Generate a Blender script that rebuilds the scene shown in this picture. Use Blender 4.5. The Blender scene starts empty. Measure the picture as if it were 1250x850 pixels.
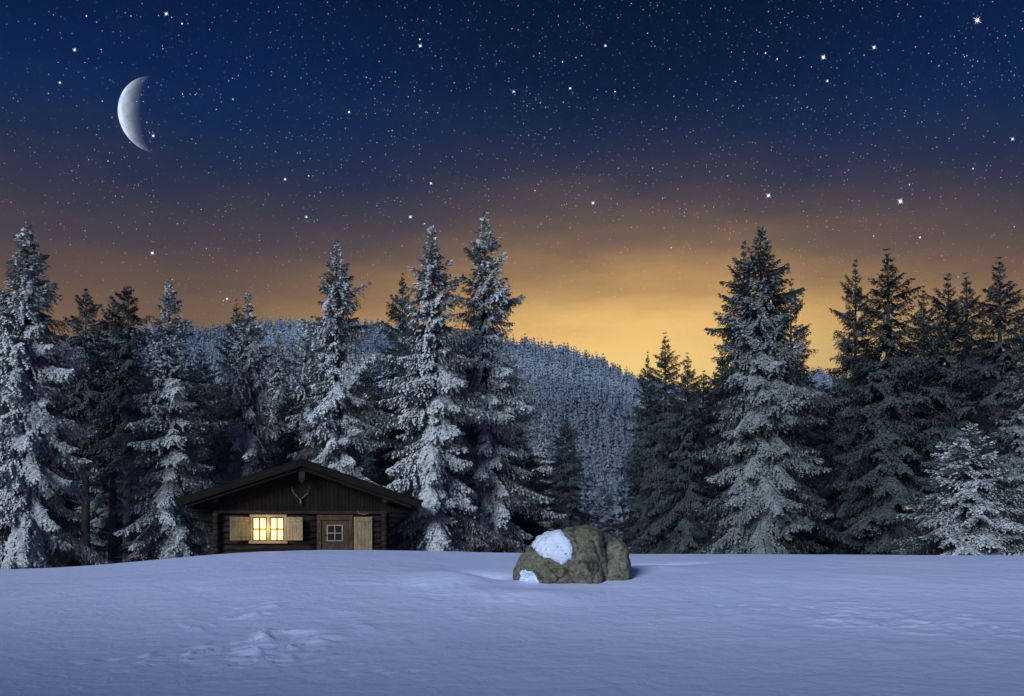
import bpy, bmesh, math, random
import numpy as np
from mathutils import Vector, Matrix, noise
R = math.radians
scene = bpy.context.scene
col = scene.collection

# ------------------------------------------------------------------ camera, world, light, exposure
FPX = 1215.0; EYE = 1.7
cam_d = bpy.data.cameras.new('camera'); cam = bpy.data.objects.new('camera', cam_d); col.objects.link(cam)
cam.location = (0, 0, EYE); cam.rotation_euler = (R(90), 0, 0)
cam_d.lens = 36 * FPX / 1250; cam_d.sensor_width = 36; cam_d.shift_y = 0.184
cam_d.clip_start = 0.1; cam_d.clip_end = 20000
scene.camera = cam
scene.view_settings.view_transform = 'Standard'; scene.view_settings.look = 'None'
scene.view_settings.exposure = 0.0; scene.view_settings.gamma = 1.0
scene.cycles.use_denoising = True; scene.cycles.denoiser = 'OPENIMAGEDENOISE'; scene.cycles.denoising_prefilter = 'ACCURATE'
scene.cycles.max_bounces = 5; scene.cycles.diffuse_bounces = 3; scene.cycles.transparent_max_bounces = 8
scene.cycles.volume_bounces = 0
scene.cycles.sample_clamp_indirect = 4.0

class NT:
    """small node-tree helper"""
    def __init__(s, nt): s.nt = nt; s.n = nt.nodes; s.l = nt.links
    def new(s, t, **k):
        n = s.n.new(t)
        for a, v in k.items(): setattr(n, a, v)
        return n
    def setin(s, n, i, v):
        if v is None: return
        if isinstance(v, bpy.types.NodeSocket): s.l.new(v, n.inputs[i])
        else: n.inputs[i].default_value = v
    def math(s, op, a, b=None, c=None, clamp=False):
        n = s.new('ShaderNodeMath', operation=op, use_clamp=clamp)
        s.setin(n, 0, a); s.setin(n, 1, b); s.setin(n, 2, c); return n.outputs[0]
    def vmath(s, op, a, b=None):
        n = s.new('ShaderNodeVectorMath', operation=op); s.setin(n, 0, a); s.setin(n, 1, b)
        return n.outputs['Value'] if op in ('DOT_PRODUCT', 'LENGTH', 'DISTANCE') else n.outputs[0]
    def scale(s, v, f):
        n = s.new('ShaderNodeVectorMath', operation='SCALE'); s.setin(n, 0, v); s.setin(n, 'Scale', f); return n.outputs[0]
    def mix(s, f, a, b, mode='MIX'):
        n = s.new('ShaderNodeMix', data_type='RGBA', blend_type=mode)
        s.setin(n, 0, f); s.setin(n, 6, a); s.setin(n, 7, b); return n.outputs[2]
    def ramp(s, f, stops, interp='LINEAR'):
        n = s.new('ShaderNodeValToRGB'); n.color_ramp.interpolation = interp
        e = n.color_ramp.elements
        while len(e) < len(stops): e.new(0.5)
        for el, (p, c) in zip(e, stops): el.position = p; el.color = c if len(c) == 4 else (*c, 1)
        s.setin(n, 0, f); return n.outputs[0]
    def mapr(s, v, a, b, c=0.0, d=1.0, smooth=False):
        n = s.new('ShaderNodeMapRange', interpolation_type='SMOOTHSTEP' if smooth else 'LINEAR')
        for i, x in enumerate((v, a, b, c, d)): s.setin(n, i, x)
        return n.outputs[0]
    def noise(s, v, sc, det=3.0, rough=0.55, dist=0.0):
        n = s.new('ShaderNodeTexNoise'); s.setin(n, 'Vector', v); s.setin(n, 'Scale', sc)
        s.setin(n, 'Detail', det); s.setin(n, 'Roughness', rough); s.setin(n, 'Distortion', dist); return n.outputs[0]

def lin(r, g, b):
    f = lambda c: (c/255)/12.92 if c/255 <= .04045 else ((c/255+.055)/1.055)**2.4
    return (f(r), f(g), f(b), 1)

# ---- night sky: twilight glow low over the hill, deep blue above, stars
world = bpy.data.worlds.new('World'); scene.world = world; world.use_nodes = True
w = NT(world.node_tree); w.n.clear()
tc = w.new('ShaderNodeTexCoord').outputs['Generated']
sep = w.new('ShaderNodeSeparateXYZ'); w.l.new(tc, sep.inputs[0])
X, Y, Z = sep.outputs
hyp = w.math('SQRT', w.math('ADD', w.math('MULTIPLY', X, X), w.math('MULTIPLY', Y, Y)))
te = w.math('DIVIDE', Z, w.math('MAXIMUM', hyp, 0.001))           # tan(elevation)
az = w.math('ARCTAN2', X, Y)                                      # 0 = north, over the hill
wisp = w.noise(w.vmath('MULTIPLY', tc, (3.0, 3.0, 9.0)), 1.0, 4.0, 0.55)
wisp2 = w.noise(w.vmath('MULTIPLY', tc, (5.0, 5.0, 22.0)), 1.3, 5.0, 0.6)
tew = w.math('ADD', te, w.math('MULTIPLY', w.math('SUBTRACT', wisp, 0.5), 0.07))
tew = w.math('ADD', tew, w.math('MULTIPLY', w.math('SUBTRACT', wisp2, 0.5), 0.045))
def T(v): return max(0.0, min(1.0, (655 - v)/1215/0.7))            # ramp covers tan el 0 .. 0.7
tr = w.math('DIVIDE', tew, 0.7)
centre = w.ramp(tr, [(T(490), lin(255,212,118)), (T(440), lin(255,214,124)), (T(405), lin(250,200,114)), (T(365), lin(196,152,90)), (T(318), lin(134,106,74)),
                     (T(272), lin(92,76,68)), (T(222), lin(54,51,64)), (T(170), lin(26,35,61)), (T(115), lin(8,22,51)), (T(10), lin(1,10,34))])
side = w.ramp(tr, [(T(470), lin(142,108,62)), (T(415), lin(126,96,60)), (T(368), lin(106,82,58)), (T(318), lin(78,64,61)),
                   (T(268), lin(56,52,62)), (T(222), lin(30,39,66)), (T(170), lin(15,34,74)), (T(115), lin(6,27,70)), (T(10), lin(2,18,56))])
daz = w.math('ABSOLUTE', w.math('SUBTRACT', az, 0.115))
fs = w.mapr(daz, 0.0, 0.45, 0, 1, True)
skyc = w.mix(fs, centre, side)
# away from the glow and overhead the air is an even blue
zen = w.mapr(te, 0.62, 1.5, 0, 1, True)
back = w.mapr(daz, 0.75, 1.8, 0, 1, True)
skyc = w.mix(w.math('MAXIMUM', zen, back), skyc, (0.022, 0.037, 0.112, 1))
# stars
def stars(scale, rad, keep, gain, dens=None):
    v = w.new('ShaderNodeTexVoronoi'); w.setin(v, 'Vector', tc); w.setin(v, 'Scale', scale)
    sc = w.new('ShaderNodeSeparateColor'); w.l.new(v.outputs['Color'], sc.inputs[0])
    core = w.mapr(v.outputs['Distance'], rad, rad*0.15, 0, 1, True)
    thr = keep if dens is None else w.math('ADD', keep, dens)
    b = w.mapr(sc.outputs[0], thr, 1.0, 0.12, 1.0)
    on = w.math('GREATER_THAN', sc.outputs[0], thr)
    b = w.math('POWER', b, 3.2)
    return w.math('MULTIPLY', w.math('MULTIPLY', core, on), w.math('MULTIPLY', b, gain))
dn = w.noise(tc, 3.0, 3.0, 0.6)
dens = w.math('MULTIPLY', w.math('SUBTRACT', 0.5, dn), 0.9)
dens = w.math('ADD', dens, w.mapr(az, -0.5, 0.1, 0.25, 0.0))       # fewer faint stars in the west
s1 = stars(360, 0.20, 0.10, 1.0, dens)
s2 = stars(190, 0.105, 0.38, 1.8, dens)
s3 = stars(85, 0.062, 0.4, 3.8)
st = w.math('ADD', w.math('ADD', s1, s2), s3)
st = w.math('MULTIPLY', st, w.mapr(te, 0.15, 0.36, 0.12, 1.0))
stc = w.mix(1.0, (0.80, 0.87, 1.0, 1), (1, 1, 1, 1), 'MULTIPLY')
skyf = w.mix(1.0, skyc, w.scale(stc, st), 'ADD')
below = w.mapr(Z, -0.02, 0.0, 0, 1)
skyf = w.mix(below, (0.03, 0.04, 0.09, 1), skyf)
bg = w.new('ShaderNodeBackground'); w.setin(bg, 'Color', skyf); w.setin(bg, 'Strength', 1.0)
wo = w.new('ShaderNodeOutputWorld'); w.l.new(bg.outputs[0], wo.inputs[0])

# ---- moonlight, soft, from the front left
sun_d = bpy.data.lights.new('moonlight', 'SUN'); sun_d.energy = 4.7; sun_d.angle = R(20); sun_d.color = (0.66, 0.80, 1.0)
sun = bpy.data.objects.new('moonlight', sun_d); col.objects.link(sun)
L_from = Vector((-0.40, -0.90, 0.30)).normalized()
sun.rotation_euler = L_from.to_track_quat('Z', 'Y').to_euler()

# ------------------------------------------------------------------ helpers
def px(p, y): return (p - 625.0) / FPX * y
def vz(v, y): return EYE + (655.0 - v) / FPX * y
def tag(o, label=None, cat=None, group=None, kind=None):
    if label: o['label'] = label
    if cat: o['category'] = cat
    if group: o['group'] = group
    if kind: o['kind'] = kind
    return o
def empty(name, loc=(0, 0, 0), rz=0.0):
    o = bpy.data.objects.new(name, None); col.objects.link(o); o.location = loc; o.rotation_euler = (0, 0, rz)
    o.empty_display_size = 0.3; return o
def link_mesh(name, me, m=None, parent=None):
    o = bpy.data.objects.new(name, me); col.objects.link(o)
    if m is not None and not me.materials: me.materials.append(m)
    if parent: o.parent = parent
    return o
def np_mesh(name, V, F, m=None, smooth=False, attr=None):
    """V (n,3), F (m,k) all faces with k corners"""
    me = bpy.data.meshes.new(name); n, k = F.shape
    me.vertices.add(len(V)); me.vertices.foreach_set('co', V.astype(np.float32).ravel())
    me.loops.add(n*k); me.loops.foreach_set('vertex_index', F.astype(np.int32).ravel())
    me.polygons.add(n); me.polygons.foreach_set('loop_start', np.arange(0, n*k, k, dtype=np.int32))
    if smooth: me.polygons.foreach_set('use_smooth', np.ones(n, dtype=bool))
    if attr is not None:
        for an, av in attr.items():
            a = me.attributes.new(an, 'FLOAT', 'FACE'); a.data.foreach_set('value', av.astype(np.float32))
    me.update(); me.validate()
    if m is not None: me.materials.append(m)
    return me
def mat(name, rough=0.8, spec=0.3):
    m = bpy.data.materials.new(name); m.use_nodes = True; t = NT(m.node_tree)
    b = t.n['Principled BSDF']; b.inputs['Roughness'].default_value = rough; b.inputs['Specular IOR Level'].default_value = spec
    return m, t, b

# ------------------------------------------------------------------ materials
# snow
m_snow, t, b = mat('snow', 0.62, 0.35)
co = t.new('ShaderNodeTexCoord').outputs['Object']
n1 = t.noise(co, 0.35, 4.0); n2 = t.noise(co, 9.0, 6.0, 0.65); n3 = t.noise(t.vmath('MULTIPLY', co, (1.0, 1.4, 1.0)), 2.0, 6.0, 0.62, 0.6)
t.setin(b, 'Base Color', t.mix(t.mapr(n1, .3, .7), (0.69, 0.72, 0.95, 1), (0.75, 0.77, 0.96, 1)))
h = t.math('ADD', t.math('MULTIPLY', n2, 0.25), n3)
bu = t.new('ShaderNodeBump'); t.setin(bu, 'Height', h); t.setin(bu, 'Strength', 0.42); t.setin(bu, 'Distance', 0.09)
t.l.new(bu.outputs[0], b.inputs['Normal'])
# packed snow (rock patches)
m_snowp, t, b = mat('packed_snow', 0.7, 0.3)
co = t.new('ShaderNodeTexCoord').outputs['Object']
t.setin(b, 'Base Color', (0.74, 0.77, 0.84, 1))
bu = t.new('ShaderNodeBump'); t.setin(bu, 'Height', t.noise(t.vmath('MULTIPLY', co, (1.0, 1.0, 3.0)), 7.0, 5.0, 0.6)); t.setin(bu, 'Strength', 0.9); t.setin(bu, 'Distance', 0.06)
t.l.new(bu.outputs[0], b.inputs['Normal'])
# needles with rime
def needle_mat(name, frost_amt, green=(0.022, 0.034, 0.024, 1), rime=(0.47, 0.47, 0.455, 1), under=.3):
    m, t, b = mat(name, 0.75, 0.2)
    a = t.new('ShaderNodeAttribute', attribute_name='frost').outputs['Fac']
    g = t.new('ShaderNodeNewGeometry')
    sp = t.new('ShaderNodeSeparateXYZ'); t.l.new(g.outputs['Normal'], sp.inputs[0])
    up = t.mapr(sp.outputs[2], -0.8, 0.15, under, 1.0)
    co = t.new('ShaderNodeTexCoord').outputs['Object']
    cl = t.mapr(t.noise(co, 1.6, 3.0), 0.3, 0.7, 0.55, 1.25)
    f = t.math('MULTIPLY', t.math('MULTIPLY', a, up), t.math('MULTIPLY', cl, frost_amt), clamp=True)
    t.setin(b, 'Base Color', t.mix(f, green, rime))
    return m
m_rime_heavy = needle_mat('spruce_needles_heavy_rime', 1.5, (0.022, 0.034, 0.024, 1), (0.45, 0.445, 0.43, 1))
m_rime_mid = needle_mat('spruce_needles_rime', 1.3)
m_rime_dim = needle_mat('spruce_needles_thin_rime', 0.55)
m_rime_low = needle_mat('spruce_needles_light_rime', 0.12, (0.014, 0.022, 0.018, 1))
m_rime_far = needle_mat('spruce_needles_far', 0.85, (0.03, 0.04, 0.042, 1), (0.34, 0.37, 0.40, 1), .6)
# bark
m_bark, t, b = mat('spruce_bark', 0.9, 0.1)
co = t.new('ShaderNodeTexCoord').outputs['Object']
nb = t.noise(t.vmath('MULTIPLY', co, (6, 6, 1.2)), 2.0, 5.0, .65)
t.setin(b, 'Base Color', t.mix(t.mapr(nb, .35, .65), (0.018, 0.014, 0.012, 1), (0.06, 0.048, 0.04, 1)))
bu = t.new('ShaderNodeBump'); t.setin(bu, 'Height', nb); t.setin(bu, 'Distance', 0.03); t.l.new(bu.outputs[0], b.inputs['Normal'])
# wood
def wood_mat(name, dark, light, axis=(1, 1, 12), rough=0.8, sc=1.0):
    m, t, b = mat(name, rough, 0.06)
    co = t.new('ShaderNodeTexCoord').outputs['Object']
    g = t.noise(t.vmath('MULTIPLY', co, axis), 3.0*sc, 6.0, .6, .6)
    st = t.noise(co, 1.7, 3.0)
    c = t.mix(t.mapr(g, .3, .7), dark, light)
    c = t.mix(t.mapr(st, .35, .7, 0, .55), c, (dark[0]*.6, dark[1]*.6, dark[2]*.6, 1))
    t.setin(b, 'Base Color', c)
    bu = t.new('ShaderNodeBump'); t.setin(bu, 'Height', g); t.setin(bu, 'Strength', .7); t.setin(bu, 'Distance', 0.02); t.l.new(bu.outputs[0], b.inputs['Normal'])
    return m
m_log = wood_mat('weathered_log_wood', (0.008, 0.0055, 0.004, 1), (0.055, 0.037, 0.025, 1), (1.2, 8, 12))
m_board = wood_mat('dark_board_wood', (0.005, 0.0032, 0.002, 1), (0.022, 0.0135, 0.0085, 1), (14, 8, 1.0))
m_roofw = wood_mat('roof_wood', (0.004, 0.003, 0.0022, 1), (0.022, 0.0155, 0.011, 1), (2, 10, 10))
m_shut = wood_mat('pale_shutter_wood', (0.13, 0.088, 0.045, 1), (0.38, 0.27, 0.15, 1), (12, 5, 1.2))
m_door = wood_mat('brown_door_wood', (0.035, 0.021, 0.013, 1), (0.13, 0.078, 0.045, 1), (10, 5, 1.5))
m_frame = wood_mat('window_frame_wood', (0.20, 0.13, 0.075, 1), (0.42, 0.30, 0.18, 1), (8, 5, 2))  # frame wood made paler and warmer, imitating the glow around the window
m_bone, t, b = mat('antler_bone', 0.6); t.setin(b, 'Base Color', t.mix(t.noise(t.new('ShaderNodeTexCoord').outputs['Object'], 12.0), (0.05, 0.038, 0.025, 1), (0.16, 0.13, 0.09, 1)))
m_iron, t, b = mat('iron', 0.5); t.setin(b, 'Base Color', (0.05, 0.05, 0.05, 1)); b.inputs['Metallic'].default_value = 0.8
m_dark, t, b = mat('dark_glass', 0.12, 0.6); t.setin(b, 'Base Color', (0.012, 0.014, 0.018, 1))
m_lit, t, b = mat('lit_window_pane', 0.4)
co = t.new('ShaderNodeTexCoord').outputs['Object']
sp = t.new('ShaderNodeSeparateXYZ'); t.l.new(co, sp.inputs[0])
nn = t.noise(co, 3.5, 3.0)
# uneven glow painted into the panes, yellower towards the top
ff = t.math('ADD', t.mapr(sp.outputs[2], 1.5, 2.4, 0.15, 0.75), t.math('MULTIPLY', nn, 0.35))
t.setin(b, 'Base Color', (0.6, 0.5, 0.3, 1)); t.setin(b, 'Emission Color', t.mix(ff, (0.95, 0.46, 0.11, 1), (0.95, 0.58, 0.20, 1))); b.inputs['Emission Strength'].default_value = 1.8
# rock
m_rock, t, b = mat('lichen_granite', 0.85, 0.25)
co = t.new('ShaderNodeTexCoord').outputs['Object']
r1 = t.noise(co, 1.8, 6.0, .65); r2 = t.noise(co, 14.0, 6.0, .7); r3 = t.noise(co, 4.2, 5.0, .7, 1.0)
c = t.mix(t.mapr(r2, .35, .65), (0.07, 0.062, 0.042, 1), (0.26, 0.235, 0.17, 1))
c = t.mix(t.mapr(r1, .45, .66, 0, .75), c, (0.13, 0.122, 0.055, 1))
c = t.mix(t.mapr(r3, .53, .62, 0, .9), c, (0.030, 0.028, 0.02, 1))
t.setin(b, 'Base Color', c)
bu = t.new('ShaderNodeBump'); t.setin(bu, 'Height', t.math('ADD', t.math('MULTIPLY', r2, .4), r3)); t.setin(bu, 'Strength', 1.0); t.setin(bu, 'Distance', 0.05)
t.l.new(bu.outputs[0], b.inputs['Normal'])

# ------------------------------------------------------------------ value noise (numpy) for the terrain
def _h(ix, iy, seed):
    v = np.sin(ix*127.1 + iy*311.7 + seed*74.7)*43758.5453
    return v - np.floor(v)
def vn(x, y, seed=0):
    ix, iy = np.floor(x), np.floor(y); fx, fy = x-ix, y-iy
    fx = fx*fx*fx*(fx*(fx*6-15)+10); fy = fy*fy*fy*(fy*(fy*6-15)+10)
    a, b_, c_, d = _h(ix, iy, seed), _h(ix+1, iy, seed), _h(ix, iy+1, seed), _h(ix+1, iy+1, seed)
    return (a*(1-fx)+b_*fx)*(1-fy)+(c_*(1-fx)+d*fx)*fy - .5
def fbm(x, y, o=4, seed=0):
    s = 0; a = 1.0
    for i in range(o): s = s + a*vn(x*2**i, y*2**i, seed+i); a *= .5
    return s
def sm(x, a, b_):
    t_ = np.clip((x-a)/(b_-a), 0, 1); return t_*t_*(3-2*t_)
def bump(x, y, cx, cy, sx, sy, ang=0.0):
    c, s = math.cos(ang), math.sin(ang); u = (x-cx)*c+(y-cy)*s; v = -(x-cx)*s+(y-cy)*c
    return np.exp(-(u/sx)**2-(v/sy)**2)

CX = [px(p, 27) for p in (-200, 0, 90, 160, 265, 330, 450, 600, 700, 850, 1250, 1450)]
CZ = [vz(v, 27) for v in (700, 697, 693, 687, 677, 673, 671.5, 674.5, 676.5, 677.5, 678.5, 679)]
CXS = np.arange(-30, 30, .1); _k2 = np.hanning(45); _k2 /= _k2.sum()
CZS = np.convolve(np.pad(np.interp(CXS, CX, CZ), 22, 'edge'), _k2, 'valid')
rng0 = random.Random(5)
prints = []
def ray_y(p, v):
    ys = np.arange(8.0, 27.0, .02); h_ = base_h((p-625)/FPX*ys, ys); r_ = EYE-(v-655)/FPX*ys
    k_ = np.argmax(h_ >= r_); return float(ys[k_]) if h_[k_] >= r_[k_] else 26.5
def trail(p0, v0, p1, v1, n, w=.12):
    for i in range(n):
        f = i/(n-1); p = p0+(p1-p0)*f; v = v0+(v1-v0)*f + 2.5*math.sin(f*7)
        y = ray_y(p, v)
        prints.append((px(p, y)+(.14 if i % 2 else -.14)*.4, y+(.12 if i % 2 else -.12)+rng0.uniform(-.05, .05), rng0.uniform(.06, .085)))
PY = np.arange(-10, 40, .1)
_pr = np.interp(PY, (4, 8, 12.0, 16, 20.6, 24, 27), (0, -.18, -.42, .04, .71, .91, 1)); _k = np.hanning(31); _k /= _k.sum()
PR = np.convolve(np.pad(_pr, 15, 'edge'), _k, 'valid')
def base_h(x, y):
    c = np.interp(x*27/np.maximum(y, 14), CXS, CZS)
    rise = np.interp(y, PY, PR)          # a shallow hollow, then up to the crest
    z = c*rise
    z = z - sm(y, 27.5, 33.5)*0.75 - sm(y, 33, 60)*.4
    z = z + .10*fbm(x*.16, y*.16, 2, 11)*sm(y, 3, 12)*(1-sm(y, 24, 28)*.8)
    z = z + 10.8*sm(-y, 2.5, 12.0)*(1-.12*np.exp(-((x+5)/9)**2))       # unseen bank added behind the camera to shade the foreground snow
    return z
trail(390, 818, 520, 826, 7)
trail(1130, 760, 1240, 768, 9); trail(105, 808, 165, 804, 4); trail(880, 738, 1010, 746, 7)
def ground_h(x, y):
    z = base_h(x, y)
    # wind lips / sastrugi patch left of centre
    def patch(cpx, cv, w_, d_, amp, seed, ang):
        yy = ray_y(cpx, cv)
        cx = px(cpx, yy)
        m = bump(x, y, cx, yy, w_, d_)
        c, s = math.cos(ang), math.sin(ang); u = x*c+y*s+.5*vn(x*.8, y*.8, seed+5); v = -x*s+y*c+.35*vn(x*1.6, y*1.6, seed+6)
        n = vn(u*1.1, v*3.6, seed)
        rd = np.maximum(0, 1-np.abs(n)*7.5)
        n2 = vn(u*2.0, v*7.0, seed+2); rd2 = np.maximum(0, 1-np.abs(n2)*6)
        brk = np.clip(vn(x*1.3, y*1.3, seed+9)*3+.6, 0, 1)
        return amp*m*(rd*.8+rd2*.55)*brk
    z = z + patch(325, 775, 1.5, 1.9, .12, 3, .5) + patch(290, 800, .8, .7, .08, 33, .3)
    z = z + patch(500, 733, 1.9, 1.4, .045, 21, .15) + patch(1060, 760, 3.0, 1.5, .04, 41, .1) + patch(160, 805, .6, .4, .05, 45, .1)
    # drift and scoop left of the boulder, scoop to the right of it
    z = z + .14*bump(x, y, px(545, 20.5), 20.5, .8, 1.0) + .05*bump(x, y, px(575, 20.5), 20.2, .5, .4, -.4) + .10*bump(x, y, px(640, 20.5), 19.0, 1.1, .5)
    z = z - .26*bump(x, y, px(590, 21.0), 21.2, .62, .5, -.25)
    z = z + .05*bump(x, y, px(790, 23), 22.6, .9, .35, .1) - .10*bump(x, y, px(812, 23), 23.5, .9, .3, .12) + .05*bump(x, y, px(800, 22), 22.1, 1.2, .4)
    z = z + .012*fbm(x*1.1, y*2.0, 4, 4)*sm(y, 6, 10)
    for (cx, cy, r) in prints:
        d = bump(x, y, cx, cy, r*1.0, r*.8); z = z - .028*d + .004*bump(x, y, cx, cy+r*1.6, r*1.1, r*.5)
    return z
def coords(fine0, fine1, step, lo, hi):
    a = list(np.arange(fine0, fine1, step)); s = step
    v = fine1
    while v < hi: a.append(v); s *= 1.22; v += s
    a.append(hi); s = step; v = fine0 - step; pre = []
    while v > lo: pre.append(v); s *= 1.22; v -= s
    pre.append(lo); return np.array(pre[::-1]+a)
gx = coords(-14.5, 14.5, .055, -1000, 1100); gy = coords(9.5, 31, .045, -120, 940)
GX, GY = np.meshgrid(gx, gy)
GZ = ground_h(GX, GY)
def grid_faces(ny, nx):
    i = np.arange(ny-1)[:, None]*nx + np.arange(nx-1)[None, :]; i = i.ravel()
    return np.stack([i, i+1, i+nx+1, i+nx], 1)
ground = link_mesh('snow_ground', np_mesh('snow_ground', np.stack([GX.ravel(), GY.ravel(), GZ.ravel()], 1), grid_faces(len(gy), len(gx)), m_snow, True))
tag(ground, 'smooth snow covered clearing with wind ripples and faint footprints', 'snow', kind='structure')
def gh(x, y): return float(ground_h(np.array([float(x)]), np.array([float(y)]))[0])

# ------------------------------------------------------------------ the wooded hill far behind
RX = [px(p, 480) for p in (-400, 0, 235, 330, 450, 520, 600, 640, 690, 735, 780, 860, 1000, 1100, 1300, 1700)]
RZ = [vz(v+9, 480) for v in (440, 418, 402, 392, 392, 397, 406, 413, 421, 434, 458, 474, 446, 470, 492, 500)]
def hill_h(x, y):
    r = np.interp(x*480/np.maximum(y, 200), RX, RZ)
    f = np.clip((y-150)/330, 0, 1); f = f**1.15*(1.0)
    g = np.where(y > 480, 1-((y-480)/420)**2*.8, 1)
    return -2 + r*f*g + 7*fbm(x*.012, y*.012, 3, 60)*f*(1-.75*sm(y, 380, 470))
hx = np.linspace(-900, 1000, 190); hy = np.linspace(120, 900, 90)
HX, HY = np.meshgrid(hx, hy)
HZmax = hill_h(HX, HY).max(); hill = link_mesh('hill', np_mesh('hill', np.stack([HX.ravel(), HY.ravel(), hill_h(HX, HY).ravel()], 1), grid_faces(90, 190), m_snow, True))
tag(hill, 'broad snowy hill rising behind the clearing', 'hill', kind='structure')
rs = np.random.RandomState(8)
def far_trees(n):
    # candidates spread evenly on the slope seen from the clearing
    y = 150 + (490-150)*rs.rand(n)**.85; a = rs.uniform(-.62, .60, n); x = a*y
    ok = vn(x*.02, y*.02, 77) > -.36; y = y[ok]; x = x[ok]; n = len(x)
    z = hill_h(x, y) - .6
    H = rs.uniform(3.6, 8.2, n)*(1+.5*fbm(x*.012, y*.012, 2, 5)); W = H*rs.uniform(.19, .29, n)
    tiers, spk = 5, 5
    Vs, Fs, Fr = [], [], []
    base = 0
    for t_ in range(tiers):
        zt = z + H*(.95-.86*(t_/tiers)+rs.uniform(-.05, .05, n)); rr = W*((t_+.9)/tiers)**.85
        for s_ in range(spk):
            ang = (s_+rs.rand(n))*2*math.pi/spk; ln = rr*rs.uniform(.65, 1.25, n)
            dx, dy = np.cos(ang), np.sin(ang)
            wv = ln*.55
            dz = -ln*rs.uniform(.35, .9, n)
            top = np.stack([x, y, zt+H*.07], 1)
            tip = np.stack([x+dx*ln, y+dy*ln, zt+dz], 1)
            lo = np.stack([x+dx*ln*.45-dy*wv, y+dy*ln*.45+dx*wv, zt+dz*.55], 1)
            ro = np.stack([x+dx*ln*.45+dy*wv, y+dy*ln*.45-dx*wv, zt+dz*.55], 1)
            Vs.append(np.stack([top, lo, tip, ro], 1).reshape(-1, 3))
            Fs.append((base+np.arange(n)*4)[:, None]+np.array([0, 1, 2, 3])[None]); base += 4*n
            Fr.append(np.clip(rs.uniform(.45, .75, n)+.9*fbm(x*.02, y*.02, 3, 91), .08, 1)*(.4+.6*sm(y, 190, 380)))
    return np_mesh('distant_forest', np.concatenate(Vs), np.concatenate(Fs), m_rime_far, False, {'frost': np.concatenate(Fr)})
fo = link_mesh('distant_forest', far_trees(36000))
tag(fo, 'frosted spruce forest covering the far hillside', 'forest', kind='stuff')

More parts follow.
